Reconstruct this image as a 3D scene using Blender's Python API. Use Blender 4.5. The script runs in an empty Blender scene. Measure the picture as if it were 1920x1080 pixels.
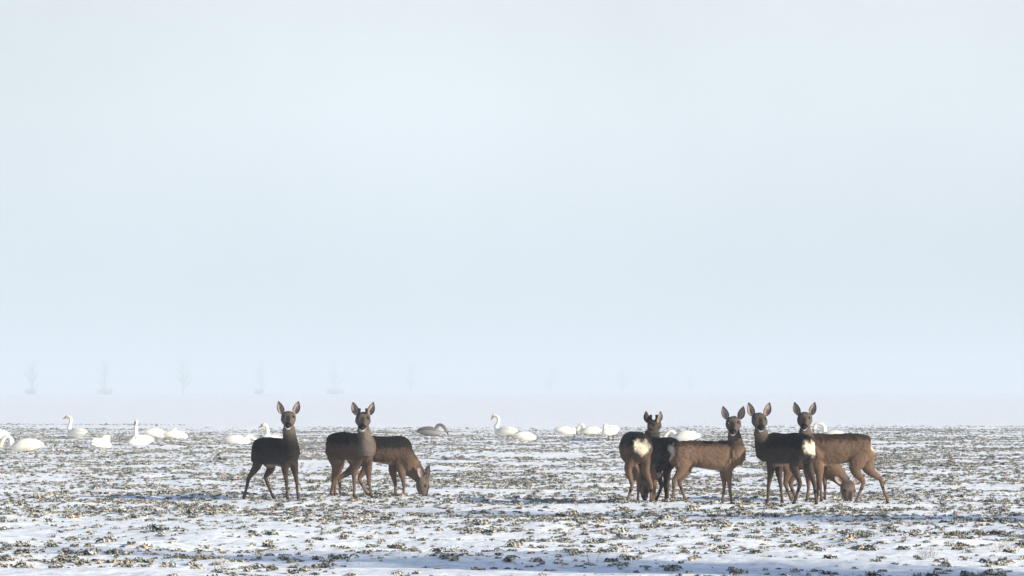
import bpy, math, random
import numpy as np
from mathutils import Vector, Matrix, Quaternion
random.seed(7); rng = np.random.default_rng(7)
scene = bpy.context.scene
col = scene.collection
R = math.radians

# ---------------------------------------------------------------- camera, world, sun
CAM_H = 1.29; FPX = 6400.0; HY = 736.0
cam_d = bpy.data.cameras.new('camera'); cam = bpy.data.objects.new('camera', cam_d); col.objects.link(cam)
cam_d.sensor_width = 36.0; cam_d.lens = 36.0 * FPX / 1920.0
cam_d.shift_y = (HY - 540.0) / 1920.0
cam_d.clip_start = 0.5; cam_d.clip_end = 60000
cam.location = (0, 0, CAM_H); cam.rotation_euler = (R(90), 0, 0)
scene.camera = cam

SUN_EL, SUN_AZ = 19.0, 60.0            # azimuth: degrees to the right of straight behind the camera
to_sun = Vector((math.sin(R(SUN_AZ)) * math.cos(R(SUN_EL)), -math.cos(R(SUN_AZ)) * math.cos(R(SUN_EL)), math.sin(R(SUN_EL))))
world = bpy.data.worlds.new('World'); scene.world = world; world.use_nodes = True
wn = world.node_tree; wn.nodes.clear()
out = wn.nodes.new('ShaderNodeOutputWorld')
sky = wn.nodes.new('ShaderNodeTexSky'); sky.sky_type = 'NISHITA'; sky.sun_disc = False
sky.sun_elevation = R(SUN_EL); sky.sun_rotation = math.atan2(to_sun.x, to_sun.y)
sky.air_density = 1.0; sky.dust_density = 1.0; sky.ozone_density = 2.0
bg = wn.nodes.new('ShaderNodeBackground'); bg.inputs['Strength'].default_value = 0.1
wn.links.new(sky.outputs[0], bg.inputs['Color'])
# thin high winter mist that whitens the whole sky
tc = wn.nodes.new('ShaderNodeTexCoord'); sep = wn.nodes.new('ShaderNodeSeparateXYZ')
wn.links.new(tc.outputs['Generated'], sep.inputs[0])
ramp = wn.nodes.new('ShaderNodeValToRGB')
wn.links.new(sep.outputs['Z'], ramp.inputs[0])
els = ramp.color_ramp.elements
els[0].position = 0.0; els[0].color = (0.385, 0.465, 0.54, 1)
els[1].position = 1.0; els[1].color = (0.08, 0.14, 0.29, 1)
for p, c in ((0.035, (0.46, 0.525, 0.585, 1)), (0.08, (0.555, 0.595, 0.63, 1)), (0.12, (0.555, 0.58, 0.605, 1)), (0.24, (0.38, 0.45, 0.54, 1)), (0.50, (0.15, 0.22, 0.36, 1))):
    e = els.new(p); e.color = c
bg2 = wn.nodes.new('ShaderNodeBackground'); bg2.inputs['Strength'].default_value = 1.0
cn = wn.nodes.new('ShaderNodeTexNoise'); cn.inputs['Scale'].default_value = 5.0; cn.inputs['Detail'].default_value = 4; cn.inputs['Roughness'].default_value = 0.55
wn.links.new(tc.outputs['Generated'], cn.inputs['Vector'])
cm = wn.nodes.new('ShaderNodeMapRange'); cm.inputs['From Min'].default_value = 0.3; cm.inputs['From Max'].default_value = 0.7
cm.inputs['To Min'].default_value = 0.90; cm.inputs['To Max'].default_value = 1.08
wn.links.new(cn.outputs[0], cm.inputs['Value'])
cs = wn.nodes.new('ShaderNodeVectorMath'); cs.operation = 'SCALE'
wn.links.new(ramp.outputs[0], cs.inputs[0]); wn.links.new(cm.outputs[0], cs.inputs['Scale'])
wn.links.new(cs.outputs[0], bg2.inputs['Color'])
mx = wn.nodes.new('ShaderNodeMixShader'); mx.inputs[0].default_value = 0.86
wn.links.new(bg.outputs[0], mx.inputs[1]); wn.links.new(bg2.outputs[0], mx.inputs[2])
wn.links.new(mx.outputs[0], out.inputs['Surface'])

sun_d = bpy.data.lights.new('sun', 'SUN'); sun = bpy.data.objects.new('sun', sun_d); col.objects.link(sun)
sun_d.energy = 5.0; sun_d.angle = R(1.2); sun_d.color = (1.0, 0.92, 0.77)
sun.rotation_euler = (-to_sun).to_track_quat('-Z', 'Y').to_euler()

scene.view_settings.view_transform = 'Standard'; scene.view_settings.look = 'None'
scene.view_settings.exposure = 0.56; scene.view_settings.gamma = 1.0; scene.view_settings.use_curve_mapping = False
scene.render.engine = 'CYCLES'
scene.cycles.max_bounces = 5; scene.cycles.volume_bounces = 2

# ---------------------------------------------------------------- helpers
def tag(o, label=None, cat=None, group=None, kind=None):
    if label: o['label'] = label
    if cat: o['category'] = cat
    if group: o['group'] = group
    if kind: o['kind'] = kind
    return o
def link(name, me, mat=None, parent=None, smooth=True):
    o = bpy.data.objects.new(name, me); col.objects.link(o)
    if mat and not me.materials: me.materials.append(mat)
    if smooth and len(me.polygons): me.polygons.foreach_set('use_smooth', [True] * len(me.polygons))
    if parent:
        o.parent = parent; o.matrix_parent_inverse = Matrix.Translation(-parent.location)
    return o
def empty(name, loc):
    o = bpy.data.objects.new(name, None); col.objects.link(o); o.location = loc; o.empty_display_size = 0.1
    return o
def hash2(ix, iy, s):
    h = (ix.astype(np.int64) * 374761393 + iy.astype(np.int64) * 668265263 + s * 974634777) & 0x7fffffff
    h = ((h ^ (h >> 13)) * 1274126177) & 0x7fffffff
    return ((h ^ (h >> 16)) & 0xffff) / 65535.0
def vnoise(x, y, s=0):
    x = np.asarray(x, float); y = np.asarray(y, float)
    ix = np.floor(x); iy = np.floor(y); fx = x - ix; fy = y - iy
    ux = fx * fx * fx * (fx * (fx * 6 - 15) + 10); uy = fy * fy * fy * (fy * (fy * 6 - 15) + 10)
    a = hash2(ix, iy, s); b = hash2(ix + 1, iy, s); c = hash2(ix, iy + 1, s); d = hash2(ix + 1, iy + 1, s)
    return (a + (b - a) * ux) * (1 - uy) + (c + (d - c) * ux) * uy * 1.0 - 0.5
def height(x, y):
    x = np.asarray(x, float); y = np.asarray(y, float)
    r = np.hypot(x, y)
    c, s = math.cos(0.35), math.sin(0.35)
    u, v = x * c - y * s, x * s + y * c
    near = 1.0 / (1.0 + (r / 160.0) ** 4)
    h = 0.05 * vnoise(u / 7.0, v / 4.5, 1) + 0.085 * vnoise(u / 2.2, v / 1.2, 2) + 0.052 * vnoise(u / 0.85, v / 0.5, 3)
    h += 0.022 * vnoise(x / 0.33, y / 0.24, 4) + 0.007 * vnoise(x / 0.13, y / 0.12, 5)
    far = 0.10 * vnoise(x / 60.0, y / 35.0, 6) * np.clip((r - 140) / 100, 0, 1)
    return h * near + far
def H(x, y): return float(height(np.array([x]), np.array([y]))[0])

# node material helpers
def new_mat(name):
    m = bpy.data.materials.new(name); m.use_nodes = True
    nt = m.node_tree; b = nt.nodes['Principled BSDF']
    return m, nt, b
def N(nt, t, **kw):
    n = nt.nodes.new(t)
    for k, v in kw.items(): setattr(n, k, v)
    return n

# ---------------------------------------------------------------- snow field
def make_ground():
    fine = np.linspace(R(-15), R(15), 460)
    coarse = np.linspace(R(15), R(345), 90)[1:-1]
    ang = np.concatenate([fine, coarse])
    rad = np.concatenate([[0.01], np.linspace(1.5, 21, 14), 21.2 * np.exp(np.arange(0, 930) * 0.0022), np.geomspace(170, 9000, 70)])
    A, Rr = np.meshgrid(ang, rad)
    X = Rr * np.sin(A); Y = Rr * np.cos(A); Z = height(X, Y)
    nr, na = A.shape
    v = np.stack([X.ravel(), Y.ravel(), Z.ravel()], 1)
    i = np.arange(nr - 1)[:, None] * na; j = np.arange(na)[None, :]; j2 = (j + 1) % na
    f = np.stack([(i + j).ravel(), (i + j2).ravel(), (i + na + j2).ravel(), (i + na + j).ravel()], 1)[:, ::-1]
    me = bpy.data.meshes.new('snow_field')
    me.vertices.add(len(v)); me.vertices.foreach_set('co', v.ravel())
    me.loops.add(f.size); me.loops.foreach_set('vertex_index', f.ravel().astype(np.int32))
    me.polygons.add(len(f)); me.polygons.foreach_set('loop_start', np.arange(0, f.size, 4, dtype=np.int32))
    me.polygons.foreach_set('loop_total', np.full(len(f), 4, dtype=np.int32))
    me.polygons.foreach_set('use_smooth', np.ones(len(f), dtype=bool))
    me.update(); me.validate()
    if me.polygons[len(me.polygons) // 2].normal.z < 0: me.flip_normals()
    m, nt, b = new_mat('snow')
    geo = N(nt, 'ShaderNodeNewGeometry')
    n1 = N(nt, 'ShaderNodeTexNoise'); n1.inputs['Scale'].default_value = 9; n1.inputs['Detail'].default_value = 6
    nt.links.new(geo.outputs['Position'], n1.inputs['Vector'])
    n2 = N(nt, 'ShaderNodeTexNoise'); n2.inputs['Scale'].default_value = 1.3; n2.inputs['Detail'].default_value = 5
    nt.links.new(geo.outputs['Position'], n2.inputs['Vector'])
    cr = N(nt, 'ShaderNodeValToRGB'); e = cr.color_ramp.elements
    e[0].position = 0.30; e[0].color = (0.60, 0.61, 0.62, 1); e[1].position = 0.52; e[1].color = (0.89, 0.90, 0.90, 1)
    nt.links.new(n1.outputs[0], cr.inputs[0]); nt.links.new(cr.outputs[0], b.inputs['Base Color'])
    b.inputs['Roughness'].default_value = 0.75; b.inputs['Specular IOR Level'].default_value = 0.25
    add = N(nt, 'ShaderNodeMath', operation='ADD'); nt.links.new(n1.outputs[0], add.inputs[0]); nt.links.new(n2.outputs[0], add.inputs[1])
    bump = N(nt, 'ShaderNodeBump'); bump.inputs['Strength'].default_value = 0.5; bump.inputs['Distance'].default_value = 0.03
    nt.links.new(add.outputs[0], bump.inputs['Height']); nt.links.new(bump.outputs[0], b.inputs['Normal'])
    o = link('snow_field', me, m); tag(o, kind='structure')
    return o
make_ground()

# ---------------------------------------------------------------- haze
def make_haze():
    me = bpy.data.meshes.new('haze')
    s, z0, z1 = 9500, -1.5, 42
    vs = [(x, y, z) for x in (-s, s) for y in (-s, s) for z in (z0, z1)]
    me.from_pydata(vs, [], [(0, 1, 3, 2), (4, 6, 7, 5), (0, 4, 5, 1), (2, 3, 7, 6), (0, 2, 6, 4), (1, 5, 7, 3)])
    m = bpy.data.materials.new('haze'); m.use_nodes = True; nt = m.node_tree; nt.nodes.clear()
    o_ = nt.nodes.new('ShaderNodeOutputMaterial'); v = nt.nodes.new('ShaderNodeVolumePrincipled')
    v.inputs['Color'].default_value = (0.685, 0.75, 0.81, 1); v.inputs['Density'].default_value = HAZE
    v.inputs['Anisotropy'].default_value = 0.0
    nt.links.new(v.outputs[0], o_.inputs['Volume'])
    o = link('haze', me, m, smooth=False); tag(o, kind='stuff')
HAZE = 0.0008
make_haze()

# ---------------------------------------------------------------- lofting
def catmull(P, n):
    P = np.asarray(P, float); k = len(P); outp = []
    for i in range(k - 1):
        p0 = P[max(i - 1, 0)]; p1 = P[i]; p2 = P[i + 1]; p3 = P[min(i + 2, k - 1)]
        for t in np.linspace(0, 1, n, endpoint=False):
            outp.append(0.5 * (2 * p1 + (p2 - p0) * t + (2 * p0 - 5 * p1 + 4 * p2 - p3) * t * t + (3 * p1 - p0 - 3 * p2 + p3) * t ** 3))
    outp.append(P[-1]); return np.array(outp)
class Soup:
    def __init__(s): s.v = []; s.f = []
    def loft(s, pts, ra, rb, ref, seg=14, n=5, power=1.0):
        """rings of half-size ra along ref and rb across it, along the points"""
        Q = catmull(np.column_stack([np.asarray(pts, float), ra, rb]), n)
        ref = np.asarray(ref, float); k = len(Q); base = len(s.v)
        for i in range(k):
            t = Q[min(i + 1, k - 1), :3] - Q[max(i - 1, 0), :3]; t /= np.linalg.norm(t) + 1e-9
            u = ref - t * np.dot(ref, t)
            if np.linalg.norm(u) < 1e-3: u = np.cross(t, [0.3, 0.5, 0.8])
            u /= np.linalg.norm(u); w = np.cross(t, u)
            for a in range(seg):
                c, d = math.cos(2 * math.pi * a / seg), math.sin(2 * math.pi * a / seg)
                p = Q[i, :3] + u * c * max(Q[i, 3], .002) + w * d * max(Q[i, 4], .002)
                s.v.append(tuple(p))
        for i in range(k - 1):
            for a in range(seg):
                b2 = (a + 1) % seg
                s.f.append((base + i * seg + a, base + i * seg + b2, base + (i + 1) * seg + b2, base + (i + 1) * seg + a))
        s.f.append(tuple(base + a for a in range(seg))[::-1]); s.f.append(tuple(base + (k - 1) * seg + a for a in range(seg)))
    def mesh(s, name):
        me = bpy.data.meshes.new(name); me.from_pydata(s.v, [], s.f); me.update(); return me
def remeshed(me, voxel, smooth=4, fac=0.5):
    o = bpy.data.objects.new('tmp', me); col.objects.link(o)
    r = o.modifiers.new('r', 'REMESH'); r.mode = 'VOXEL'; r.voxel_size = voxel; r.use_smooth_shade = True
    if smooth:
        q = o.modifiers.new('s', 'SMOOTH'); q.iterations = smooth; q.factor = fac
    dg = bpy.context.evaluated_depsgraph_get(); dg.update()
    res = bpy.data.meshes.new_from_object(o.evaluated_get(dg), depsgraph=dg)
    bpy.data.objects.remove(o); return res
def verts(me):
    a = np.empty(len(me.vertices) * 3); me.vertices.foreach_get('co', a); return a.reshape(-1, 3)
def set_col(me, c):
    at = me.color_attributes.new('coat', 'FLOAT_COLOR', 'POINT')
    at.data.foreach_set('color', np.column_stack([c, np.ones(len(c))]).ravel())

# ---------------------------------------------------------------- materials for animals
def coat_mat(name, rough=0.85, bump=0.5, var=0.35, sheen=0.2, scale=60, streak=(1, 1, 0.35)):
    m, nt, b = new_mat(name)
    at = N(nt, 'ShaderNodeAttribute', attribute_name='coat')
    geo = N(nt, 'ShaderNodeTexCoord'); mp = N(nt, 'ShaderNodeMapping'); mp.inputs['Scale'].default_value = streak
    nt.links.new(geo.outputs['Object'], mp.inputs[0])
    n = N(nt, 'ShaderNodeTexNoise'); n.inputs['Scale'].default_value = scale; n.inputs['Detail'].default_value = 5
    nt.links.new(mp.outputs[0], n.inputs['Vector'])
    mr = N(nt, 'ShaderNodeMapRange'); mr.inputs['From Min'].default_value = 0.3; mr.inputs['From Max'].default_value = 0.7
    mr.inputs['To Min'].default_value = 1 - var; mr.inputs['To Max'].default_value = 1 + var
    nt.links.new(n.outputs[0], mr.inputs['Value'])
    mu = N(nt, 'ShaderNodeVectorMath', operation='SCALE'); nt.links.new(at.outputs['Color'], mu.inputs[0]); nt.links.new(mr.outputs[0], mu.inputs['Scale'])
    nt.links.new(mu.outputs[0], b.inputs['Base Color'])
    b.inputs['Roughness'].default_value = rough; b.inputs['Specular IOR Level'].default_value = 0.15
    b.inputs['Sheen Weight'].default_value = sheen; b.inputs['Sheen Roughness'].default_value = 0.5
    bp = N(nt, 'ShaderNodeBump'); bp.inputs['Strength'].default_value = bump; bp.inputs['Distance'].default_value = 0.012
    nt.links.new(n.outputs[0], bp.inputs['Height']); nt.links.new(bp.outputs[0], b.inputs['Normal'])
    return m
def plain_mat(name, c, rough=0.5, spec=0.3, bump=0.0, scale=120):
    m, nt, b = new_mat(name)
    n = N(nt, 'ShaderNodeTexNoise'); n.inputs['Scale'].default_value = scale
    cr = N(nt, 'ShaderNodeMixRGB', blend_type='MULTIPLY'); cr.inputs[0].default_value = 0.35; cr.inputs[1].default_value = (*c, 1)
    nt.links.new(n.outputs[0], cr.inputs[2]); nt.links.new(cr.outputs[0], b.inputs['Base Color'])
    b.inputs['Roughness'].default_value = rough; b.inputs['Specular IOR Level'].default_value = spec
    if bump:
        bp = N(nt, 'ShaderNodeBump'); bp.inputs['Strength'].default_value = bump; bp.inputs['Distance'].default_value = 0.005
        nt.links.new(n.outputs[0], bp.inputs['Height']); nt.links.new(bp.outputs[0], b.inputs['Normal'])
    return m
M_FUR = coat_mat('deer_fur', bump=0.3, var=0.14, sheen=0.0, scale=140)
M_EAR = coat_mat('ear_fur', bump=0.6, var=0.4, sheen=0.0, scale=90)
M_FEATHER = coat_mat('feathers', rough=0.7, bump=0.35, var=0.06, sheen=0.0, scale=30, streak=(0.3, 1, 1))
M_NOSE = plain_mat('nose_skin', (0.005, 0.005, 0.006), 0.5, 0.3)
M_EYE = plain_mat('eye', (0.006, 0.004, 0.003), 0.08, 0.6)
M_HOOF = plain_mat('hoof', (0.02, 0.017, 0.015), 0.5)
M_VELVET = plain_mat('antler_velvet', (0.05, 0.035, 0.028), 0.9, 0.1, 0.8)
M_BILL = plain_mat('swan_bill', (0.55, 0.13, 0.05), 0.45, 0.4)
M_BILLP = plain_mat('swan_bill_dull', (0.16, 0.11, 0.12), 0.5, 0.4)
M_BLACK = plain_mat('bill_black', (0.012, 0.012, 0.013), 0.45, 0.4)
M_LEG = plain_mat('swan_leg', (0.03, 0.03, 0.035), 0.6, 0.3)

# ---------------------------------------------------------------- picture <-> place
def WX(px, d): return (px - 960.0) * d / FPX
def WZ(py, d): return CAM_H - (py - HY) * d / FPX

TORSO = [(-.415, .61, .52, .025), (-.395, .655, .455, .065), (-.35, .70, .415, .098), (-.27, .735, .42, .115), (-.15, .745, .43, .115),
         (0.0, .738, .405, .122), (.12, .735, .388, .122), (.22, .745, .38, .110), (.30, .735, .385, .098), (.365, .69, .42, .078), (.405, .62, .48, .045)]
HEAD = [(0.00, .045, .040, 0), (.025, .060, .074, 0), (.07, .066, .080, 0), (.105, .066, .083, -.002), (.14, .058, .073, -.006), (.17, .048, .057, -.010),
        (.20, .040, .042, -.013), (.225, .034, .036, -.014), (.242, .026, .029, -.014), (.250, .012, .014, -.013)]

BROWN = np.array([0.122, 0.076, 0.050]); GREY = np.array([0.082, 0.065, 0.053]); DARK = np.array([0.008, 0.007, 0.007])
CREAM = np.array([0.66, 0.58, 0.45]); TAN = np.array([0.19, 0.118, 0.078]); WHITE = np.array([0.80, 0.78, 0.74])

def ear_mesh(name, dir_, open_, L=.14, W=.041, dark=DARK, inner=np.array([.36, .28, .25])):
    """a cupped leaf-shaped ear: a thick shell, dark on its back and rim, pale fur inside"""
    d = np.array(dir_, float); d /= np.linalg.norm(d); o = np.array(open_, float); o -= d * np.dot(o, d); o /= np.linalg.norm(o); w = np.cross(d, o)
    ts = np.linspace(0, 1, 11); prof = [.42, .66, .86, .98, 1, .97, .89, .76, .57, .33, .06]
    V = []; C = []; F = []; n = 11
    for layer in (0, 1):
        for i, t in enumerate(ts):
            for j in range(n):
                a = (j / (n - 1) * 2 - 1)
                wd = W * prof[i] * a
                cup = (1 - a * a) * W * 0.75 * prof[i] * (1.1 - .6 * t)
                p = d * (t * L) + w * wd - o * cup + o * (.02 * math.sin(t * 3.0)) - o * (0.006 if layer else 0)
                V.append(p)
                rim = min(1, max(abs(a) ** 3.2 * 1.15, max(0, (t - .74) / .2)))
                if layer: c = (GREY * .8) * (1 - rim) + dark * rim
                else:
                    c = inner * (1 - .65 * math.exp(-(a * a) / .03) * math.exp(-((t - .35) / .25) ** 2)); c = c * (1 - rim) + dark * rim
                C.append(c)
    m = len(ts) * n
    for i in range(len(ts) - 1):
        for j in range(n - 1):
            q = i * n + j; F.append((q, q + 1, q + n + 1, q + n)); F.append((m + q, m + q + n, m + q + n + 1, m + q + 1))
    for i in range(len(ts) - 1):
        for j in (0, n - 1):
            q = i * n + j; F.append((q, q + n, m + q + n, m + q))
    for j in range(n - 1):
        for i in (0, len(ts) - 1):
            q = i * n + j; F.append((q, q + 1, m + q + 1, m + q))
    me = bpy.data.meshes.new(name); me.from_pydata([tuple(v) for v in V], [], F); me.update(); set_col(me, np.array(C)); return me
def blob(name, c, r, mat, parent, ax=(1, 0, 0), squash=(1, 1, 1)):
    s = Soup(); a = np.array(ax, float); a /= np.linalg.norm(a); c = np.array(c, float)
    t = np.linspace(-1, 1, 9)
    s.loft([c + a * r * squash[0] * k for k in t], [r * squash[1] * math.sqrt(max(0, 1 - k * k)) + 1e-4 for k in t], [r * squash[2] * math.sqrt(max(0, 1 - k * k)) + 1e-4 for k in t], (0, 0, 1) if abs(a[2]) < .9 else (0, 1, 0), seg=10, n=1)
    return link(name, s.mesh(name), mat, parent)

def deer(label, cx, d, yaw, sc, neck, head, legs, back=0.0, coat=BROWN, darkness=0.5, antlers=0, ears=None, rump=1.0, bib=None, marks=(), facek=1.0):
    """cx: pixel column of the body's middle, d: distance in m, yaw: heading (0 = right, 90 = away), neck: [(px, py, r across px, r fore-aft px, dy)],
    head: (px, py, yaw, pitch down, size), legs: 4 of (kind, lateral side, [(px, py)...])"""
    x0 = WX(cx, d); root = empty('roe_deer', (x0, d, H(x0, d))); tag(root, label, 'deer', 'roe deer standing and grazing in the snowy field')
    f = np.array([math.cos(R(yaw)), math.sin(R(yaw)), 0]); l = np.array([-f[1], f[0], 0]); up = np.array([0, 0, 1.0])
    org = np.array([x0, d, H(x0, d)])
    S = Soup()
    T = np.array(TORSO); T[:, 0] *= sc[0]; zs = sc[1]
    pts = [org + f * t[0] + up * ((t[1] + t[2]) / 2 * zs) for t in T]
    S.loft(pts, [(t[1] - t[2]) / 2 * zs for t in T], [t[3] * sc[2] for t in T], up, seg=20)
    # legs
    glands = []; hooves = []; legpts = []
    for kind, side, jp in legs:
        lat = side * (.065 if kind == 'h' else .06) * sc[2]
        al0 = (-.28 if kind == 'h' else .27) * sc[0]
        def place(px, py, foot=False):
            if abs(f[0]) > 0.55:
                x = WX(px, d); al = ((x - x0) - lat * l[0]) / f[0]; y = d + al * f[1] + lat * l[1]
            else:
                y = d + al0 * f[1] + lat * l[1]
            y = min(max(y, d - .6), d + .6)
            x = WX(px, y)
            return np.array([x, y, H(x, y) + .002 if foot else WZ(py, y)])
        J = [place(*q) for q in jp[:-1]] + [place(*jp[-1], foot=True)]
        ft = J[-1]
        if kind == 'h':
            hip = org + f * (-.27 * sc[0]) + l * lat * .8 + up * .60 * zs
            stif, hock = J[0], J[1]
            midt = stif * .45 + hock * .55 - f * .004
            fet = hock * .16 + ft * .84; fet = fet + up * .012 - f * .004
            top = hip * 1.0
            S.loft([top + up * .06, top - up * .03, stif * .6 + top * .4, stif, midt, hock + up * .012, hock * .72 + ft * .28, hock * .4 + ft * .6, fet, ft + f * .010],
                   [.07, .105, .102, .066, .040, .029, .0215, .0175, .020, .0165], [.035, .052, .055, .044, .031, .023, .019, .0165, .018, .0165], f, seg=14)
            glands.append(hock * .70 + ft * .30 - f * .012)
        else:
            sh = org + f * (.25 * sc[0]) + l * lat * .8 + up * .56 * zs
            elb, kn = J[0], J[1]
            fet = kn * .2 + ft * .8; fet = fet + up * .01
            S.loft([sh + up * .05, sh - up * .04, elb * .9 + sh * .1, elb * .5 + kn * .5, kn + up * .005, kn * .6 + ft * .4, fet, ft + f * .008],
                   [.055, .085, .062, .034, .0235, .017, .0195, .0165], [.03, .045, .042, .029, .022, .0165, .018, .0165], f, seg=14)
        hooves.append(ft); legpts.append((kind, J, ft))
    # neck
    NP = []; na = []; nb = []
    nk0 = org + f * .24 * sc[0] + up * .57 * zs
    NP.append(nk0); na.append(.15 * zs); nb.append(.085)
    for px, py, ra, rb, dy in neck:
        y = d + dy; NP.append(np.array([WX(px, y), y, WZ(py, y)])); na.append(rb * 1.08 * d / FPX); nb.append(ra * 1.06 * d / FPX)
    S.loft(NP, na, nb, f if abs(f[0]) < .9 or True else up, seg=18)
    nb[-1] *= 1.17; na[-1] *= 1.1
    # head
    hpx, hpy, hyaw, hp, hs, hdy = head; hs = hs * 1.10
    hf0 = np.array([math.cos(R(hyaw)), math.sin(R(hyaw)), 0]); hl = np.array([-hf0[1], hf0[0], 0])
    hf = hf0 * math.cos(R(hp)) - up * math.sin(R(hp)); hu = hf0 * math.sin(R(hp)) + up * math.cos(R(hp))
    ho = np.array([WX(hpx, d + hdy), d + hdy, WZ(hpy, d + hdy)])     # middle of the skull between the ears
    def hpt(a, b, c): return ho + (hf * (a - .05) + hl * b + hu * c) * hs
    S.loft([hpt(q[0], 0, q[3]) for q in HEAD], [q[1] * hs for q in HEAD], [q[2] * hs for q in HEAD], hu, seg=18)
    S.loft([hpt(.06, 0, -.03), hpt(.13, 0, -.05), hpt(.19, 0, -.042), hpt(.243, 0, -.036)], [.04 * hs, .032 * hs, .022 * hs, .017 * hs], [.052 * hs, .042 * hs, .026 * hs, .016 * hs], hu, seg=12)
    S.loft([hpt(.0, 0, -.01), np.array(NP[-1]) * .5 + hpt(.03, 0, -.02) * .5, np.array(NP[-1])], [.055, .06, na[-1]], [.058, .062, nb[-1]], f, seg=14)
    me = remeshed(S.mesh('soup'), 0.0085, 5, 0.5)
    v = verts(me)
    # ---- coat pattern, with some sunlight and shade painted in
    def mix(c, w, k): w = np.clip(w, 0, 1)[:, None]; return c * (1 - w) + k * w
    def sst(e0, e1, x): t = np.clip((x - e0) / (e1 - e0), 0, 1); return t * t * (3 - 2 * t)
    nz = vnoise(v[:, 0] * 38 + v[:, 1] * 13, v[:, 2] * 38 + v[:, 1] * 21, 11) + .5 * vnoise(v[:, 0] * 90, v[:, 2] * 90 + v[:, 1] * 60, 12)
    lf = vnoise(v[:, 0] * 9 + v[:, 1] * 4, v[:, 2] * 9, 14); tan_ = TAN * min(1, float(np.mean(coat) / BROWN.mean()))
    loc = v - org; al = loc @ f; la = loc @ l; z = loc[:, 2] / zs
    c = np.tile(np.asarray(coat, float), (len(v), 1))
    c = mix(c, sst(.66, .40, z) * .25 * sst(.3, .45, z), tan_)
    c = mix(c, sst(.40, .30, z) * .55, tan_ * .8)
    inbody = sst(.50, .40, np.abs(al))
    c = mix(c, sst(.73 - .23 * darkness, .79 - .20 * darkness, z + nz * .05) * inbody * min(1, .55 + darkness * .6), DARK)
    if darkness > .7: c = mix(c, inbody * sst(.28, .5, z) * (darkness - .5) * 1.5, DARK * 1.5)  # high darkness: dark coat and flank shade painted together over the torso
    c = mix(c, sst(.43, .405, z) * sst(.12, .02, np.abs(la)) * inbody * sst(.36, .40, z) * sst(.24, .12, np.abs(al)) * .8, np.array([.34, .25, .19]))
    # throat and neck front greyer
    hd = v - ho; ha = hd @ hf / hs + .05; hb = hd @ hl / hs; hc = hd @ hu / hs
    headm = sst(.17, .13, np.linalg.norm(v - hpt(.10, 0, -.01), axis=1) / hs)
    c = mix(c, sst(.30, .12, np.linalg.norm(v - hpt(.06, 0, -.1), axis=1)) * .5, GREY)
    c = mix(c, headm * .75, GREY * 1.65 * facek)
    c = mix(c, sst(.13, .06, np.linalg.norm(v - NP[-1], axis=1)) * .5, GREY * 1.4 * facek)
    c = mix(c, headm * sst(.0, .03, ha) * sst(.10, .03, ha) * sst(.03, .06, hc) * .6, DARK * 2.2)                    # crown
    c = mix(c, headm * sst(.030, .014, np.abs(hb)) * sst(.10, .15, ha) * sst(-.02, .01, hc) * .8, DARK)     # bridge of the nose
    c = mix(c, sst(.027, .014, np.linalg.norm(np.column_stack([ha - .118, np.abs(hb) - .054, hc - .038]), axis=1)) * .7, DARK * 1.5)   # eye surround
    c = mix(c, sst(.205, .218, ha) * sst(.24, .2, np.linalg.norm(v - hpt(.1, 0, -.01), axis=1) / hs) * sst(-.06, -.05, hc), DARK * .6)                                         # muzzle
    c = mix(c, sst(.186, .200, ha) * sst(.24, .2, np.linalg.norm(v - hpt(.1, 0, -.01), axis=1) / hs) * sst(-.020, -.027, hc) * sst(-.075, -.066, hc) * sst(.042, .032, np.abs(hb)), WHITE)      # chin
    if bib: c = mix(c, sst(bib[2], bib[2] * .5, np.linalg.norm((v - np.array([WX(bib[0], d), d + hdy, WZ(bib[1], d)])) * np.array([.6, .25, 1.3]), axis=1)), np.array([.45, .33, .25]))
    # rump patch, metatarsal glands, hoof ends
    if rump:
        rp = org + f * (-.415 * sc[0]) + up * (.575 * zs)
        q = v - rp; qa = q @ f; ql = q @ l
        rr = 1 / rump * np.sqrt((qa * 1.35) ** 2 + (ql * .95) ** 2 + ((q[:, 2] - .35 * np.abs(ql)) * 1.15) ** 2)
        c = mix(c, sst(.128, .066, rr + nz * .040) * sst(.40, .47, z), CREAM)
        c = mix(c, sst(.016, .006, np.abs(ql)) * sst(.02, -.03, q[:, 2]) * sst(.12, .09, rr) * .35, np.array([.50, .32, .18]))
    for g in glands: c = mix(c, sst(.030, .018, np.linalg.norm(v - g, axis=1)) * .9, DARK * .7)
    for ft in hooves: c = mix(c, sst(.05, .02, np.linalg.norm(v - ft, axis=1)) * .6, DARK * 2)
    for mk, rad, k in marks: c = mix(c, sst(rad, rad * .1, np.linalg.norm(v - np.array([WX(mk[0], d), d + mk[2], WZ(mk[1], d)]), axis=1) + nz * rad * .12) * .9, np.array(k))
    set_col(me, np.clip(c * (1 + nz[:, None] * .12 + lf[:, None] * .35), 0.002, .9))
    # fur relief
    nr = np.empty(len(me.vertices) * 3); me.vertices.foreach_get('normal', nr); nr = nr.reshape(-1, 3)
    tors = sst(.2, .45, z)
    v2 = v + nr * (nz * .005 * (.35 + tors))[:, None]; me.vertices.foreach_set('co', v2.ravel()); me.update()
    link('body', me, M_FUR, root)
    # ---- face parts
    for s_ in (-1, 1):
        blob('eye', hpt(.118, s_ * .0540, .036), .0155 * hs, M_EYE, root, ax=hl)
    blob('nose', hpt(.243, 0, -.006), .027 * hs, M_NOSE, root, ax=hl, squash=(1.05, .85, .8))
    E = ears or [((.31, .95, .1), (.15, 0, 1)), ((.31, .95, .1), (.15, 0, 1))]
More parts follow.
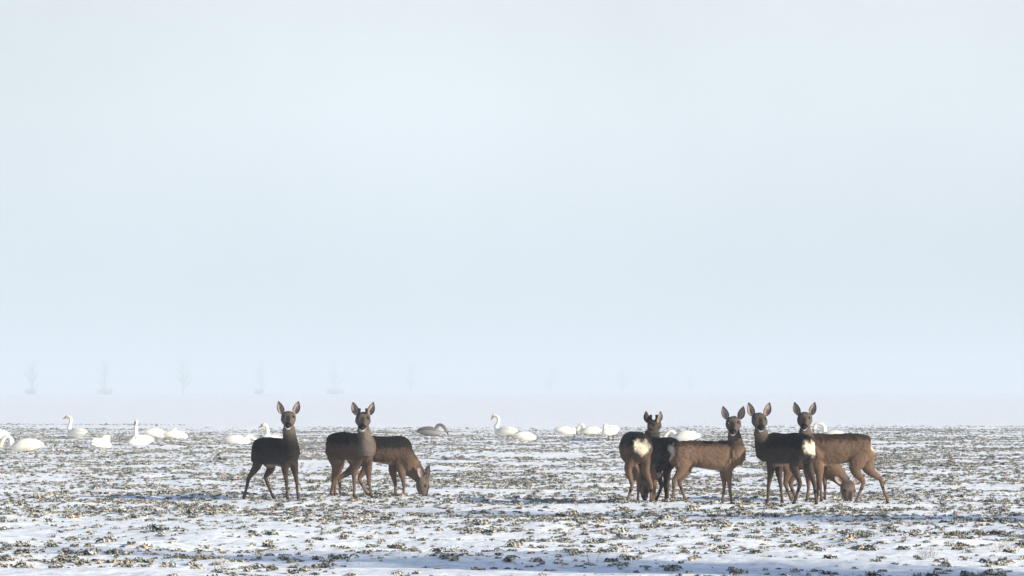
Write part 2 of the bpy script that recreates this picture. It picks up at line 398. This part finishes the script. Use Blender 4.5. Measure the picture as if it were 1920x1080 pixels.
    for s_, (dr, op) in zip((-1, 1), E):
        # ear directions in the head's own upright frame: (outward, up, forward)
        dd = hl * s_ * dr[0] + up * dr[1] + hf0 * dr[2]; oo = hl * s_ * op[0] + up * op[1] + hf0 * op[2]
        if hp > 60 and len(dr) > 3: dd = hl * s_ * dr[0] + hu * dr[1] + hf * dr[2]; oo = hl * s_ * op[0] + hu * op[1] + hf * op[2]
        em = ear_mesh('ear', dd, oo, L=.146 * hs, W=.039 * hs)
        em.transform(Matrix.Translation(Vector(hpt(.035, s_ * .064, .026))))
        link('ear', em, M_EAR, root)
    if antlers:
        for s_ in (-1, 1):
            a = Soup(); b0 = hpt(.060, s_ * .027, .050); b1 = b0 + (up * .5 + hu * .5) * antlers * .5 + hl * s_ * .012; b2 = b0 + up * antlers + hl * s_ * .010
            a.loft([b0, b0 * .5 + b1 * .5, b1, b2 * .8 + b1 * .2, b2], [.017, .0155, .015, .017, .006], [.017, .0155, .015, .017, .006], hf, seg=10, n=4)
            link('antler', a.mesh('antler'), M_VELVET, root)
    for ft in hooves:
        for s_ in (-1, 1):
            a = Soup(); b0 = ft + l * s_ * .009
            a.loft([b0 + up * .022 - f * .004, b0 + up * .006 + f * .008, b0 - up * .012 + f * .022], [.014, .017, .012], [.009, .011, .009], f, seg=8, n=2)
            link('hoof', a.mesh('hoof'), M_HOOF, root)
    # short tail tuft
    if rump:
        a = Soup(); b0 = org + f * (-.395 * sc[0]) + up * .575 * zs
        a.loft([b0, b0 - f * .020 - up * .03, b0 - f * .020 - up * .065], [.012, .010, .004], [.014, .012, .006], f, seg=8, n=3)
        tm = a.mesh('tail'); set_col(tm, np.tile(np.array([.68, .52, .34]), (len(tm.vertices), 1))); link('tail', tm, M_FUR, root)
    return root

FRONT = -90
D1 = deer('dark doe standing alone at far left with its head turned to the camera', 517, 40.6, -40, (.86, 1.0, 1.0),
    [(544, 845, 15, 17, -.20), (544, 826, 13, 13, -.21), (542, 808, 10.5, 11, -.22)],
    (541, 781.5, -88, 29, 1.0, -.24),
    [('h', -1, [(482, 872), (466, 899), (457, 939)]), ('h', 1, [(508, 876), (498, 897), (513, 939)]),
     ('f', -1, [(534, 876), (537, 904), (539, 939)]), ('f', 1, [(552, 876), (556, 904), (559, 939)])], coat=GREY * .62, darkness=.95)  # darker individual, with its body shade also painted into the coat
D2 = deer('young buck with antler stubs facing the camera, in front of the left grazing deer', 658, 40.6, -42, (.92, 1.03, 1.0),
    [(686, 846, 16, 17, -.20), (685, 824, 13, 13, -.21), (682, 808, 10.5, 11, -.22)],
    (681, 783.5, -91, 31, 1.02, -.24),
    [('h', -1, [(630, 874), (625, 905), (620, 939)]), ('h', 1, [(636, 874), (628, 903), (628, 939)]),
     ('f', -1, [(664, 878), (664, 907), (664, 939)]), ('f', 1, [(690, 878), (692, 905), (697, 939)])], coat=BROWN * .9, darkness=.72, antlers=.072, bib=(682, 807, .035), marks=(((691, 822, -.30), .17, GREY * 1.8), ((695, 845, -.32), .20, GREY * 1.7), ((697, 866, -.32), .15, GREY * 1.6), ((684, 873, -.32), .07, DARK * 2)))  # grey marks paint sunlight on chest and neck, dark mark below them
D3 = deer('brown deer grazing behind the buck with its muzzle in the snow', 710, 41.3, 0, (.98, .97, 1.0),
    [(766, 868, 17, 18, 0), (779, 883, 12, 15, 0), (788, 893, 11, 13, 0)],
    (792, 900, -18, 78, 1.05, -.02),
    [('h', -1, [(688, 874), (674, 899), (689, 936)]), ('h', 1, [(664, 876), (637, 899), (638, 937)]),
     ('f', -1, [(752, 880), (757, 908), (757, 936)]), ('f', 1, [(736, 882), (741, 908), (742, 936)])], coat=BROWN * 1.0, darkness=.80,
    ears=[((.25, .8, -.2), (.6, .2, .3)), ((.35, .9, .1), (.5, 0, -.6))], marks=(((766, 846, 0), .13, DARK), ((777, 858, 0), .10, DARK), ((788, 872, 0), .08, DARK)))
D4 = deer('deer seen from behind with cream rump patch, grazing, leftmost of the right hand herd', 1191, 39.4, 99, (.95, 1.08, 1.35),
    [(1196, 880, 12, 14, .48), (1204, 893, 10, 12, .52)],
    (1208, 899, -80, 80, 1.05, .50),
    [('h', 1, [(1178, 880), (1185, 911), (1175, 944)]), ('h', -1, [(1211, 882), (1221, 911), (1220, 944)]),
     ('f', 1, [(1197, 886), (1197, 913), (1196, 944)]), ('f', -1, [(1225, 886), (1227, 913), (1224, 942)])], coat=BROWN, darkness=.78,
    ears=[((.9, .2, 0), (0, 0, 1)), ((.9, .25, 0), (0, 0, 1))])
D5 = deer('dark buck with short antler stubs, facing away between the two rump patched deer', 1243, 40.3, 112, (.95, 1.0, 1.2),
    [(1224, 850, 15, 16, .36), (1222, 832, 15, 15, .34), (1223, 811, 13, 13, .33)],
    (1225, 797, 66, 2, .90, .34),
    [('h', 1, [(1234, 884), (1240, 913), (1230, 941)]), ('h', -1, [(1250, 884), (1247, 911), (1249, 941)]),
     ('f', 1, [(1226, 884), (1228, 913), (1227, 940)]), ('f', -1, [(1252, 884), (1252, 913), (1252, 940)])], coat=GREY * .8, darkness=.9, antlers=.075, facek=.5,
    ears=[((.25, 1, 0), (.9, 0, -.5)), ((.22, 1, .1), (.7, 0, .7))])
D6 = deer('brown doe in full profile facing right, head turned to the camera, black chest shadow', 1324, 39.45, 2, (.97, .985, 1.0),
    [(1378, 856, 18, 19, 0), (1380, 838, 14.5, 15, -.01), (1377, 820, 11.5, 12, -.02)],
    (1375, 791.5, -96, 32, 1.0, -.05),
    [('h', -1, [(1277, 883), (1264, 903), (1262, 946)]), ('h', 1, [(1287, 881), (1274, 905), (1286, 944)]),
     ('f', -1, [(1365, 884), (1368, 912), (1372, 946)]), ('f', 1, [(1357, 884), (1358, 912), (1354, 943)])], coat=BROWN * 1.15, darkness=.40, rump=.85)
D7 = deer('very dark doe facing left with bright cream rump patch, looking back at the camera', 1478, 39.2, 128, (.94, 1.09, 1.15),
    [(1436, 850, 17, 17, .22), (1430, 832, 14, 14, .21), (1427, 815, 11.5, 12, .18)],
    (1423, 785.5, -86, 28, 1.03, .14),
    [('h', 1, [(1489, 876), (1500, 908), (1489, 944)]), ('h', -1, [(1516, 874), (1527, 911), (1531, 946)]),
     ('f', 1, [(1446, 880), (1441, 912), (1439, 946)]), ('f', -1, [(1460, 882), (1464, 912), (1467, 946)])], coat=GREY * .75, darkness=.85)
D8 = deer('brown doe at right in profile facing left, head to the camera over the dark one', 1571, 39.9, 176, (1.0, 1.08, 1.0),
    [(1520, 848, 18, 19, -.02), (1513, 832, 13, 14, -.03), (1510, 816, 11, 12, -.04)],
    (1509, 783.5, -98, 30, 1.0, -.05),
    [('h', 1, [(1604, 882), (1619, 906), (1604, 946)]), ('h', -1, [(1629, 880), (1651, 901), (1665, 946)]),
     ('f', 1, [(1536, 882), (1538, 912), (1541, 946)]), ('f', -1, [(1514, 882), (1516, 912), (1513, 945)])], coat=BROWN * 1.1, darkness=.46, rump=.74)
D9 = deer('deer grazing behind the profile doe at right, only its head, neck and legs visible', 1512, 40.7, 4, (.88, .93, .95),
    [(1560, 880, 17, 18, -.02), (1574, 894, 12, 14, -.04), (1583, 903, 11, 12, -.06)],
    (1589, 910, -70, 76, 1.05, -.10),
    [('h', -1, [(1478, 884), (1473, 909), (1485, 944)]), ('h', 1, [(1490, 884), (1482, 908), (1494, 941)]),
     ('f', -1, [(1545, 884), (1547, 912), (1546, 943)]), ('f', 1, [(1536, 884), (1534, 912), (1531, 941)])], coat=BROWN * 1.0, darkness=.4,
    ears=[((.7, .5, .2), (0, -.3, 1)), ((.7, .6, .1), (0, -.2, 1))])

# ---------------------------------------------------------------- swans
SBODY = [(-.47, .185, .165, .015), (-.40, .215, .14, .045), (-.30, .27, .08, .105), (-.15, .325, .02, .155), (.02, .335, -.01, .17), (.17, .295, -.01, .155), (.28, .24, .01, .115), (.35, .18, .05, .06), (.375, .13, .08, .02)]
SW = np.array([.74, .71, .64])
SZ = .84
def swan(label, cx, base, yaw, sc, neck, bill=None, colr=SW, stand=0.0, billmat=None, lift=0.0, head=True):
    d = CAM_H * FPX / (base - HY); x0 = WX(cx, d); g = H(x0, d); sc = sc * .95
    root = empty('mute_swan', (x0, d, g)); tag(root, label, 'swan', 'swans resting on the snowy field')
    f = np.array([math.cos(R(yaw)), math.sin(R(yaw)), 0]); l = np.array([-f[1], f[0], 0]); up = np.array([0, 0, 1.0]); org = np.array([x0, d, g + stand])
    S = Soup(); T = SBODY
    S.loft([org + (f * t[0] * .94 + up * (t[1] + t[2]) / 2 * SZ) * sc for t in T], [(t[1] - t[2]) / 2 * sc * SZ for t in T], [t[3] * sc for t in T], up, seg=18)
    px2m = d / FPX
    P = [org + (f * .20 + up * .16) * sc]; ra = [.085 * sc]
    fx = 1 if f[0] >= 0 else -1
    for i, q in enumerate(neck):
        along = max(-.1, min(.42, ((WX(q[0], d) - x0) / f[0]) if abs(f[0]) > .4 else .30 * sc))
        y = d + along * f[1] + (q[2] if len(q) > 2 else 0)
        P.append(np.array([WX(q[0], y), y, WZ(q[1], y)])); ra.append([.075, .056, .050][min(i, 2)] * sc if i < len(neck) - 1 else .050 * sc)
    S.loft(P, ra, ra, (0.2, 1, 0.1), seg=12)
    me = remeshed(S.mesh('soup'), 0.013, 3, 0.5); v = verts(me)
    nz = vnoise(v[:, 0] * 16, v[:, 2] * 16 + v[:, 1] * 9, 21)
    c = np.tile(np.asarray(colr, float), (len(v), 1)) * (1 + nz[:, None] * .08)
    hd = P[-1]
    w = np.clip(1 - np.linalg.norm(v - hd, axis=1) / .30, 0, 1)[:, None] * .5      # necks and heads of swans are stained slightly rusty
    c = c * (1 - w) + c * np.array([.97, .86, .66]) * w
    if colr is not SW:
        t = np.clip((v[:, 2] - org[2]) / .3 - .35, 0, 1)[:, None]; c = c * (1 - .55 * t)
    set_col(me, np.clip(c, 0, .92)); link('body', me, M_FEATHER, root)
    # folded wings, one each side, ending in a point above the tail
    for s_ in (-1, 1):
        W_ = Soup(); T2 = [(-.44, .225, .012, .02), (-.34, .245, .045, .06), (-.2, .255, .085, .10), (-.02, .25, .10, .12), (.12, .225, .085, .115), (.20, .20, .04, .10)]
        W_.loft([org + (f * t[0] * .94 + up * t[1] * SZ + l * s_ * t[3] * .72) * sc for t in T2], [t[2] * sc for t in T2], [(.02 + t[3] * .42) * sc for t in T2], up, seg=12)
        wm = W_.mesh('wing'); vv = verts(wm); kk = np.tile(np.asarray(colr) * (.98 if colr is SW else .55), (len(vv), 1)); set_col(wm, kk); link('wing', wm, M_FEATHER, root)
    if bill and head:
        b = np.array([bill[0], bill[2] if len(bill) > 2 else 0.0, -bill[1]], float); b /= np.linalg.norm(b)
        # head swelling, bill, black knob and eyes
        hs_ = Soup(); hs_.loft([hd - b * .05 * sc, hd - b * .01 * sc, hd + b * .03 * sc, hd + b * .065 * sc], [.045 * sc, .056 * sc, .046 * sc, .024 * sc], [.042 * sc, .050 * sc, .042 * sc, .022 * sc], (0, 0, 1) if abs(b[2]) < .9 else (1, 0, 0), seg=12)
        hm = hs_.mesh('head'); set_col(hm, np.tile(np.asarray(colr) * np.array([.97, .88, .70]), (len(hm.vertices), 1))); link('head', hm, M_FEATHER, root)
        bs = Soup(); bs.loft([hd + b * .045 * sc, hd + b * .085 * sc, hd + b * .14 * sc, hd + b * .175 * sc], [.030 * sc, .024 * sc, .014 * sc, .006 * sc], [.020 * sc, .019 * sc, .017 * sc, .010 * sc], (0, 0, 1) if abs(b[2]) < .9 else (1, 0, 0), seg=10)
        bo = link('bill', bs.mesh('bill'), billmat or M_BILL, root)
        u2 = up - b * b[2]; u2 /= np.linalg.norm(u2) + 1e-6
        blob('bill_knob', hd + b * .055 * sc + u2 * .026 * sc, .022 * sc, M_BLACK, bo, ax=b)
        side = np.cross(b, u2)
        for s_ in (-1, 1): blob('eye', hd + b * .022 * sc + side * s_ * .033 * sc + u2 * .010 * sc, .008, M_EYE, root, ax=side)
    if stand:
        for s_ in (-1, 1):
            L = Soup(); t0 = org + l * s_ * .085 * sc - f * .02 + up * .06; gz = H(t0[0], t0[1])
            L.loft([t0, t0 * 1.0 - up * (stand * .5), np.array([t0[0], t0[1], gz + .015])], [.022, .014, .013], [.022, .014, .013], f, seg=8, n=3)
            L.loft([np.array([t0[0], t0[1], gz + .018]), np.array([t0[0], t0[1], gz + .012]) + f * .05, np.array([t0[0], t0[1], gz + .006]) + f * .11], [.010, .008, .004], [.014, .035, .05], up, seg=8, n=2)
            link('leg', L.mesh('leg'), M_LEG, root)
    return root
swan('swan cut off by the left picture edge, resting behind the arch necked one', -8, 824, 175, .95, [(-28, 812), (-30, 806), (-34, 808)], (-1, .5))
swan('nearest swan at far left with arched neck, feeding with its head down', 48, 849, 176, .98, [(22, 836), (20.5, 824), (14, 818.5), (6, 824), (1, 835)], (-.8, 1))
swan('swan with upright S curved neck in the left distance, bluish breast to the left', 143, 820, 150, .95, [(129.5, 803), (132, 793), (132, 784), (126.5, 781.5)], (-1, .45))
swan('plump swan at left preening with its neck folded back', 190, 841, 60, .95, [(200, 826), (203, 821), (198.5, 818.5), (194, 821)], (-.3, 1), billmat=M_BILLP)
swan('swan with tall straight neck like a pole, seen from the front', 262, 837, 215, .95, [(254.5, 820), (254.5, 808), (255, 797), (255, 791)], (-.2, .7, -1), billmat=M_BILLP)
swan('resting swan with tail to the left and neck tucked away, behind the pole necked one', 294, 819, 20, .95, [(304, 811), (303, 808), (300, 808)], (-1, .3), billmat=M_BILLP, head=False)
swan('swan preening over its back with tail pointing left, far left flock', 331, 823, 20, .95, [(327, 811), (327, 806), (330, 803.5), (322, 808), (318, 814)], None)
swan('swan stretching its neck down to the right, left of the dark doe', 446, 831, 8, .95, [(464, 820), (470, 819), (478, 824), (484, 829)], (1, .8), billmat=M_BILLP)
swan('swan with orange red bill held high behind the dark doe', 506, 833, 200, .95, [(501, 816), (501, 805), (499, 798), (494.5, 796.5)], (-1, .62))
swan('grey brown young swan pecking to the right', 806, 818, -4, 1.0, [(817.5, 809), (819, 800), (825, 796.5), (832, 800), (836.5, 807)], (.5, 1), colr=np.array([.24, .22, .21]), billmat=M_BLACK)
swan('swan with high curved neck looking left in the middle distance', 947, 818.5, 155, 1.0, [(930, 801), (934, 792), (934, 783), (926, 779)], (-.6, .9))
swan('sleeping swan with its head laid on its back, in the middle', 986, 830, 10, .82, [(996, 818), (993, 814), (986, 812.5), (980, 814)], None)
swan('swan with tail to the left and hidden head, leftmost of the middle right trio', 1061, 816, 12, .90, [(1072, 806), (1076, 804), (1079, 809), (1080, 813)], None)
swan('feeding swan with drooping neck arch and dark bill, centre of the middle right trio', 1106, 816.5, 172, .95, [(1094, 803), (1092, 797), (1088, 797), (1084, 802), (1083, 807)], (-.3, 1), billmat=M_BILLP)
swan('standing swan with dark legs and lowered bill, rightmost of the middle right trio', 1144, 829, 235, .95, [(1137, 806), (1136, 799), (1134, 797), (1133.5, 804)], (.1, 1, -.2), stand=.15, billmat=M_BILLP)
swan('swan with neck arched to the left behind the dark rump between deer', 1284, 831, 172, 1.0, [(1266, 817), (1263, 811), (1256, 809), (1249, 815), (1245, 822)], (-.6, 1))
swan('rightmost swan with arched neck behind the back of the profile doe', 1560, 826, 165, 1.0, [(1546, 808), (1545, 800), (1538, 795), (1530, 796), (1527, 802)], (-.3, 1), billmat=M_BILLP)

# ---------------------------------------------------------------- far avenue of bare trees in the mist
M_BARK = plain_mat('bark', (0.045, 0.038, 0.032), 0.9, 0.1)
def bare_tree(x, y, h, seed, label, group, spread=.22, nb=46, thick=1.0):
    r = random.Random(seed); g = H(x, y); root = empty('bare_tree', (x, y, g)); tag(root, label, 'tree', group)
    t = Soup(); lean = r.uniform(-.02, .02) * h
    t.loft([(x, y, g - .3), (x, y, g + h * .12), (x + lean, y, g + h * .5), (x + lean * 1.5, y, g + h * .95)], [h * .035, h * .026, h * .015, h * .003], [h * .035, h * .026, h * .015, h * .003], (1, 0, 0), seg=8, n=3)
    link('trunk', t.mesh('trunk'), M_BARK, root)
    c = Soup()
    for i in range(nb):
        q = r.uniform(.12, .9); a = r.uniform(0, 6.28); L = h * r.uniform(.16, .34) * (1.1 - q * .6); o = np.array([x + lean * q, y, g + h * q])
        dr = np.array([math.cos(a) * spread * 3, math.sin(a) * spread * 3, r.uniform(.6, 1.2)]); dr /= np.linalg.norm(dr); w = h * .005 * (1.2 - q) * thick
        e1 = o + dr * L * .5; e2 = o + dr * L + np.array([0, 0, L * .2]); c.loft([o, e1, e2], [w, w * .7, w * .2], [w, w * .7, w * .2], (1, 0, 0), seg=5, n=2)
        for j in range(9):
            p = o + (e2 - o) * r.uniform(.25, 1); d2 = dr + np.array([r.uniform(-.7, .7), r.uniform(-.7, .7), r.uniform(-.2, .6)]); d2 /= np.linalg.norm(d2)
            c.loft([p, p + d2 * L * .2, p + d2 * L * r.uniform(.3, .5)], [w * .4, w * .3, w * .1], [w * .4, w * .3, w * .1], (0, 1, 0), seg=3, n=1)
    link('crown', c.mesh('crown'), M_BARK, root)
    return root
for i, (tx, ty, th) in enumerate(((8.8, 20.3, 5.0), (11.5, 29.5, 5.2), (12.5, 19.0, 6.0))):  # unseen trees added off to the right to cast shadow bands on snow
    bare_tree(tx, ty, th, 90 + i, 'unseen bare tree added to cast shadow bands, just outside the picture at right, ' + ['nearest', 'farthest', 'outermost'][i], 'unseen bare trees added to shade the snow', spread=.34, nb=190)
names = ['leftmost', 'second from left', 'third from left, with the clearest trunk', 'fourth from left', 'fifth from left', 'sixth from left, faint', 'seventh from left, right of the middle, almost lost', 'eighth from left, almost lost', 'rightmost, almost lost']
for i, (tx, hp_) in enumerate(((60, 80), (196, 76), (343, 84), (490, 74), (627, 74), (770, 66), (1032, 70), (1168, 62), (1295, 58))):
    dd_ = 2850 + i * 170
    bare_tree(WX(tx, dd_), dd_, hp_ * dd_ / FPX * .85, 40 + i, 'misty bare tree of the far avenue, ' + names[i], 'avenue trees in the far mist', nb=60, spread=.40, thick=1.5)
for i, (tx, w_) in enumerate(((57, 14), (197, 24), (627, 26), (485, 12))):
    dd_ = 2300 + i * 60; x_ = WX(tx, dd_); g_ = H(x_, dd_); r = random.Random(i + 3)
    b_ = Soup()
    for k in range(70):
        a = r.uniform(0, 6.28); q = r.uniform(0, 1) * w_ * .25; p = np.array([x_ + math.cos(a) * q, dd_ + math.sin(a) * q, g_]); e2 = p + np.array([math.cos(a) * r.uniform(.5, 2.5), math.sin(a) * 2, r.uniform(2, 5.5)])
        b_.loft([p, p * .5 + e2 * .5 + np.array([0, 0, .4]), e2], [.12, .09, .02], [.12, .09, .02], (1, 0, 0), seg=4, n=1)
    o = link('bare_bush', b_.mesh('bare_bush'), M_BARK); tag(o, 'misty bare bush at the foot of the avenue tree ' + ['at far left', 'second from left', 'fifth from left', 'fourth from left'][i], 'bush', 'bushes under the avenue')

# ---------------------------------------------------------------- leaf clumps of a frosted crop
def leaf_material():
    m, nt, b = new_mat('frosted_leaves')
    at = N(nt, 'ShaderNodeAttribute', attribute_name='coat')
    oi = N(nt, 'ShaderNodeObjectInfo')
    geo = N(nt, 'ShaderNodeNewGeometry')
    n = N(nt, 'ShaderNodeTexNoise'); n.inputs['Scale'].default_value = 55; n.inputs['Detail'].default_value = 3
    nt.links.new(geo.outputs['Position'], n.inputs['Vector'])
    # hue shift per plant: from grey green to dry tan
    mr = N(nt, 'ShaderNodeValToRGB'); e = mr.color_ramp.elements
    e[0].position = 0; e[0].color = (.92, .95, .82, 1); e[1].position = 1; e[1].color = (1.5, 1.2, .88, 1)
    k = e.new(.6); k.color = (1.0, 1.0, .9, 1)
    nt.links.new(oi.outputs['Random'], mr.inputs[0])
    mu = N(nt, 'ShaderNodeMixRGB', blend_type='MULTIPLY'); mu.inputs[0].default_value = 1
    nt.links.new(at.outputs['Color'], mu.inputs[1]); nt.links.new(mr.outputs[0], mu.inputs[2])
    fr = N(nt, 'ShaderNodeMapRange'); fr.inputs['From Min'].default_value = .47; fr.inputs['From Max'].default_value = .63; fr.inputs['To Max'].default_value = .84
    nt.links.new(n.outputs[0], fr.inputs['Value'])
    mf = N(nt, 'ShaderNodeMixRGB'); mf.inputs[2].default_value = (.72, .74, .76, 1)
    nt.links.new(fr.outputs[0], mf.inputs[0]); nt.links.new(mu.outputs[0], mf.inputs[1])
    nt.links.new(mf.outputs[0], b.inputs['Base Color']); b.inputs['Roughness'].default_value = .8; b.inputs['Specular IOR Level'].default_value = .2
    return m
M_LEAF = leaf_material()
def clump_mesh(name, nl, size, hgt, rs):
    r = random.Random(rs); V = []; F = []; C = []
    pal = [(.050, .058, .036), (.022, .028, .020), (.10, .10, .06), (.25, .19, .105), (.36, .27, .15), (.16, .14, .09), (.45, .43, .38), (.018, .022, .018)]
    for i in range(nl):
        a = r.uniform(0, 2 * math.pi); L = size * r.uniform(.45, 1.1); W = L * r.uniform(.28, .5)
        ox, oy = r.uniform(-.3, .3) * size, r.uniform(-.3, .3) * size
        up0 = hgt * r.uniform(.4, 1.25); c = np.array(r.choice(pal)) * r.uniform(.7, 1.3); tw = r.uniform(-.7, .7)
        base = len(V); ca, sa = math.cos(a), math.sin(a)
        for k in range(5):
            t = k / 4; wid = W * (.25 + math.sin(math.pi * min(1, t * .8 + .12))) * .62 * (1 if k < 4 else .35)
            z = up0 * math.sin(t * 2.6 + .2) - hgt * .25 * t + r.uniform(-.12, .12) * hgt; z = max(z, -.01)
            rr = L * (t * .8)
            for j in (-1, 0, 1):
                cz = z + (abs(j) * hgt * r.uniform(-.1, .45)) + tw * j * wid * .6
                x = ox + ca * rr - sa * j * wid + r.uniform(-.1, .1) * W; y = oy + sa * rr + ca * j * wid + r.uniform(-.1, .1) * W
                V.append((x, y, cz)); C.append(c * (1.5 if j == 0 else 1.0) * r.uniform(.8, 1.2))
        for k in range(4):
            for j in range(2):
                q = base + k * 3 + j; F.append((q, q + 1, q + 4, q + 3))
    me = bpy.data.meshes.new(name); me.from_pydata(V, [], F); me.update(); set_col(me, np.array(C)); me.materials.append(M_LEAF)
    return me
variants = [clump_mesh('leaf_clump', n, s, h, 100 + i) for i, (n, s, h) in enumerate(
    [(9, .075, .030), (12, .09, .038), (7, .06, .026), (15, .11, .045), (5, .05, .022), (10, .13, .035), (3, .045, .018), (4, .035, .02)])]
# positions: rows and patches, thinning with distance beyond 120 m
def scatter():
    n = 900000
    y = np.sqrt(rng.uniform(19.0 ** 2, 140.0 ** 2, n)); x = rng.uniform(-.5, .5, n) * y * .42
    # even density per ground area: width grows with y, already weighted by sqrt
    dens = .55 + 1.2 * vnoise(x / 3.5, y / 2.2, 31) + .9 * vnoise(x / .9, y / .7, 32)
    far = np.clip((y - 27) / 12, 0, 1)
    dens = dens * (.66 + .34 * far)
    dens *= np.clip((134 - y + 26 * vnoise(x / 5, y / 9, 33)) / 48, 0, 1)
    keep = rng.uniform(0, 1, n) < dens * .60
    return x[keep], y[keep]
px_, py_ = scatter()
z_ = height(px_, py_)
vid = rng.choice(8, len(px_), p=[.16, .14, .16, .08, .14, .07, .13, .12])
scl = rng.uniform(.26, .62, len(px_)) * (1 + .05 * np.clip((34 - py_) / 8, 0, 1)) * np.where(rng.uniform(0, 1, len(px_)) < .12, 1.5, 1); rot = rng.uniform(0, 6.283, len(px_))
inview = np.abs(px_) < py_ * .152
near = np.argsort(np.where(inview & (py_ > 23.6) & (vid < 6), py_ / (scl * np.array([.075, .09, .06, .11, .05, .13, .045, .035])[vid] * 8) , 1e9))[:290]
# keep the largest looking ones as plants of their own
sel = np.zeros(len(px_), bool); sel[near] = True
for i in near:
    o = bpy.data.objects.new('frosted_crop_plant', variants[vid[i]]); col.objects.link(o)
    o.location = (px_[i], py_[i], z_[i] - .004); o.rotation_euler = (random.uniform(-.15, .15), random.uniform(-.15, .15), rot[i]); s = scl[i] * 1.1; o.scale = (s, s, s)
    tag(o, 'frosted green and tan wilted crop plant, a larger clump in the foreground snow', 'plant', 'wilted crop plants in the foreground snow')
def gn_scatter(name, X, Y, Z, VID, ROT, SCL, srcs, label):
    me = bpy.data.meshes.new(name); me.vertices.add(len(X)); me.vertices.foreach_set('co', np.column_stack([X, Y, Z]).ravel())
    for nm, ty, dat in (('vid', 'INT', VID.astype(np.int32)), ('rotz', 'FLOAT', ROT), ('scl', 'FLOAT', SCL)):
        a = me.attributes.new(nm, ty, 'POINT'); a.data.foreach_set('value', dat)
    o = bpy.data.objects.new(name, me); col.objects.link(o); me.materials.append(M_LEAF)
    ng = bpy.data.node_groups.new(name, 'GeometryNodeTree')
    ng.interface.new_socket('Geometry', in_out='INPUT', socket_type='NodeSocketGeometry'); ng.interface.new_socket('Geometry', in_out='OUTPUT', socket_type='NodeSocketGeometry')
    gi = ng.nodes.new('NodeGroupInput'); go = ng.nodes.new('NodeGroupOutput'); jn = ng.nodes.new('GeometryNodeJoinGeometry')
    def attr(nm, ty):
        a = ng.nodes.new('GeometryNodeInputNamedAttribute'); a.data_type = ty; a.inputs['Name'].default_value = nm; return a
    av, ar, as_ = attr('vid', 'INT'), attr('rotz', 'FLOAT'), attr('scl', 'FLOAT')
    cx = ng.nodes.new('ShaderNodeCombineXYZ'); ng.links.new(ar.outputs[0], cx.inputs['Z'])
    for k, src in srcs:
        oi = ng.nodes.new('GeometryNodeObjectInfo'); oi.inputs['Object'].default_value = src; oi.transform_space = 'ORIGINAL'; oi.inputs['As Instance'].default_value = True
        cp = ng.nodes.new('FunctionNodeCompare'); cp.data_type = 'INT'; cp.operation = 'EQUAL'
        ng.links.new(av.outputs[0], cp.inputs[2]); cp.inputs[3].default_value = k
        ip = ng.nodes.new('GeometryNodeInstanceOnPoints')
        ng.links.new(gi.outputs[0], ip.inputs['Points']); ng.links.new(cp.outputs[0], ip.inputs['Selection']); ng.links.new(oi.outputs['Geometry'], ip.inputs['Instance'])
        ng.links.new(cx.outputs[0], ip.inputs['Rotation']); ng.links.new(as_.outputs[0], ip.inputs['Scale'])
        ng.links.new(ip.outputs[0], jn.inputs[0])
    ng.links.new(jn.outputs[0], go.inputs[0])
    md = o.modifiers.new('scatter', 'NODES'); md.node_group = ng
    tag(o, label, kind='stuff'); return o
# the sources are small plants standing just beside the picture
srcs = []
for k in range(8):
    o = bpy.data.objects.new('frosted_crop_plant', variants[k]); col.objects.link(o)
    o.location = (3.6 + .18 * k, 26.0 + .2 * k, H(3.6 + .18 * k, 26.0 + .2 * k) - .004); srcs.append((k, o))
    tag(o, 'frosted green and tan wilted crop plant, a larger clump in the foreground snow', 'plant', 'wilted crop plants in the foreground snow')
r_ = ~sel
gn_scatter('crop_leaves', px_[r_], py_[r_], z_[r_] - .004, vid[r_], rot[r_], scl[r_], srcs, 'frosted wilted crop leaves covering the field through thin snow')
print('plants', len(px_))

# ---------------------------------------------------------------- dry stalks standing in the snow
M_STRAW = plain_mat('straw', (0.42, 0.33, 0.22), 0.9, 0.1)
for i, (px, py, k) in enumerate(((1742, 1040, 9), (1866, 1034, 7), (1898, 1036, 6), (1575, 968, 4), (1168, 1046, 5), (778, 1040, 2), (720, 1012, 3), (1106, 978, 3), (402, 1062, 4), (368, 1056, 2), (846, 1026, 2), (1456, 985, 3), (1118, 1054, 3), (88, 940, 2))):
    d = CAM_H * FPX / (py - HY); x = WX(px, d); g = H(x, d); r = random.Random(500 + i)
    t = Soup()
    for j in range(k):
        a, b2 = r.uniform(-.06, .06), r.uniform(-.06, .06); q = np.array([x + a, d + b2, H(x + a, d + b2) - .01]); e2 = q + np.array([r.uniform(-.035, .035), r.uniform(-.03, .03), r.uniform(.05, .10)])
        t.loft([q, q * .5 + e2 * .5 + np.array([r.uniform(-.006, .006), 0, 0]), e2], [.0022, .002, .001], [.0022, .002, .001], (1, 0, 0), seg=5, n=2)
    o = link('dry_stalk_tuft', t.mesh('dry_stalk_tuft'), M_STRAW)
    tag(o, 'tuft of thin pale dry stalks sticking up out of the foreground snow', 'stalks', 'dry stalk tufts in the snow')
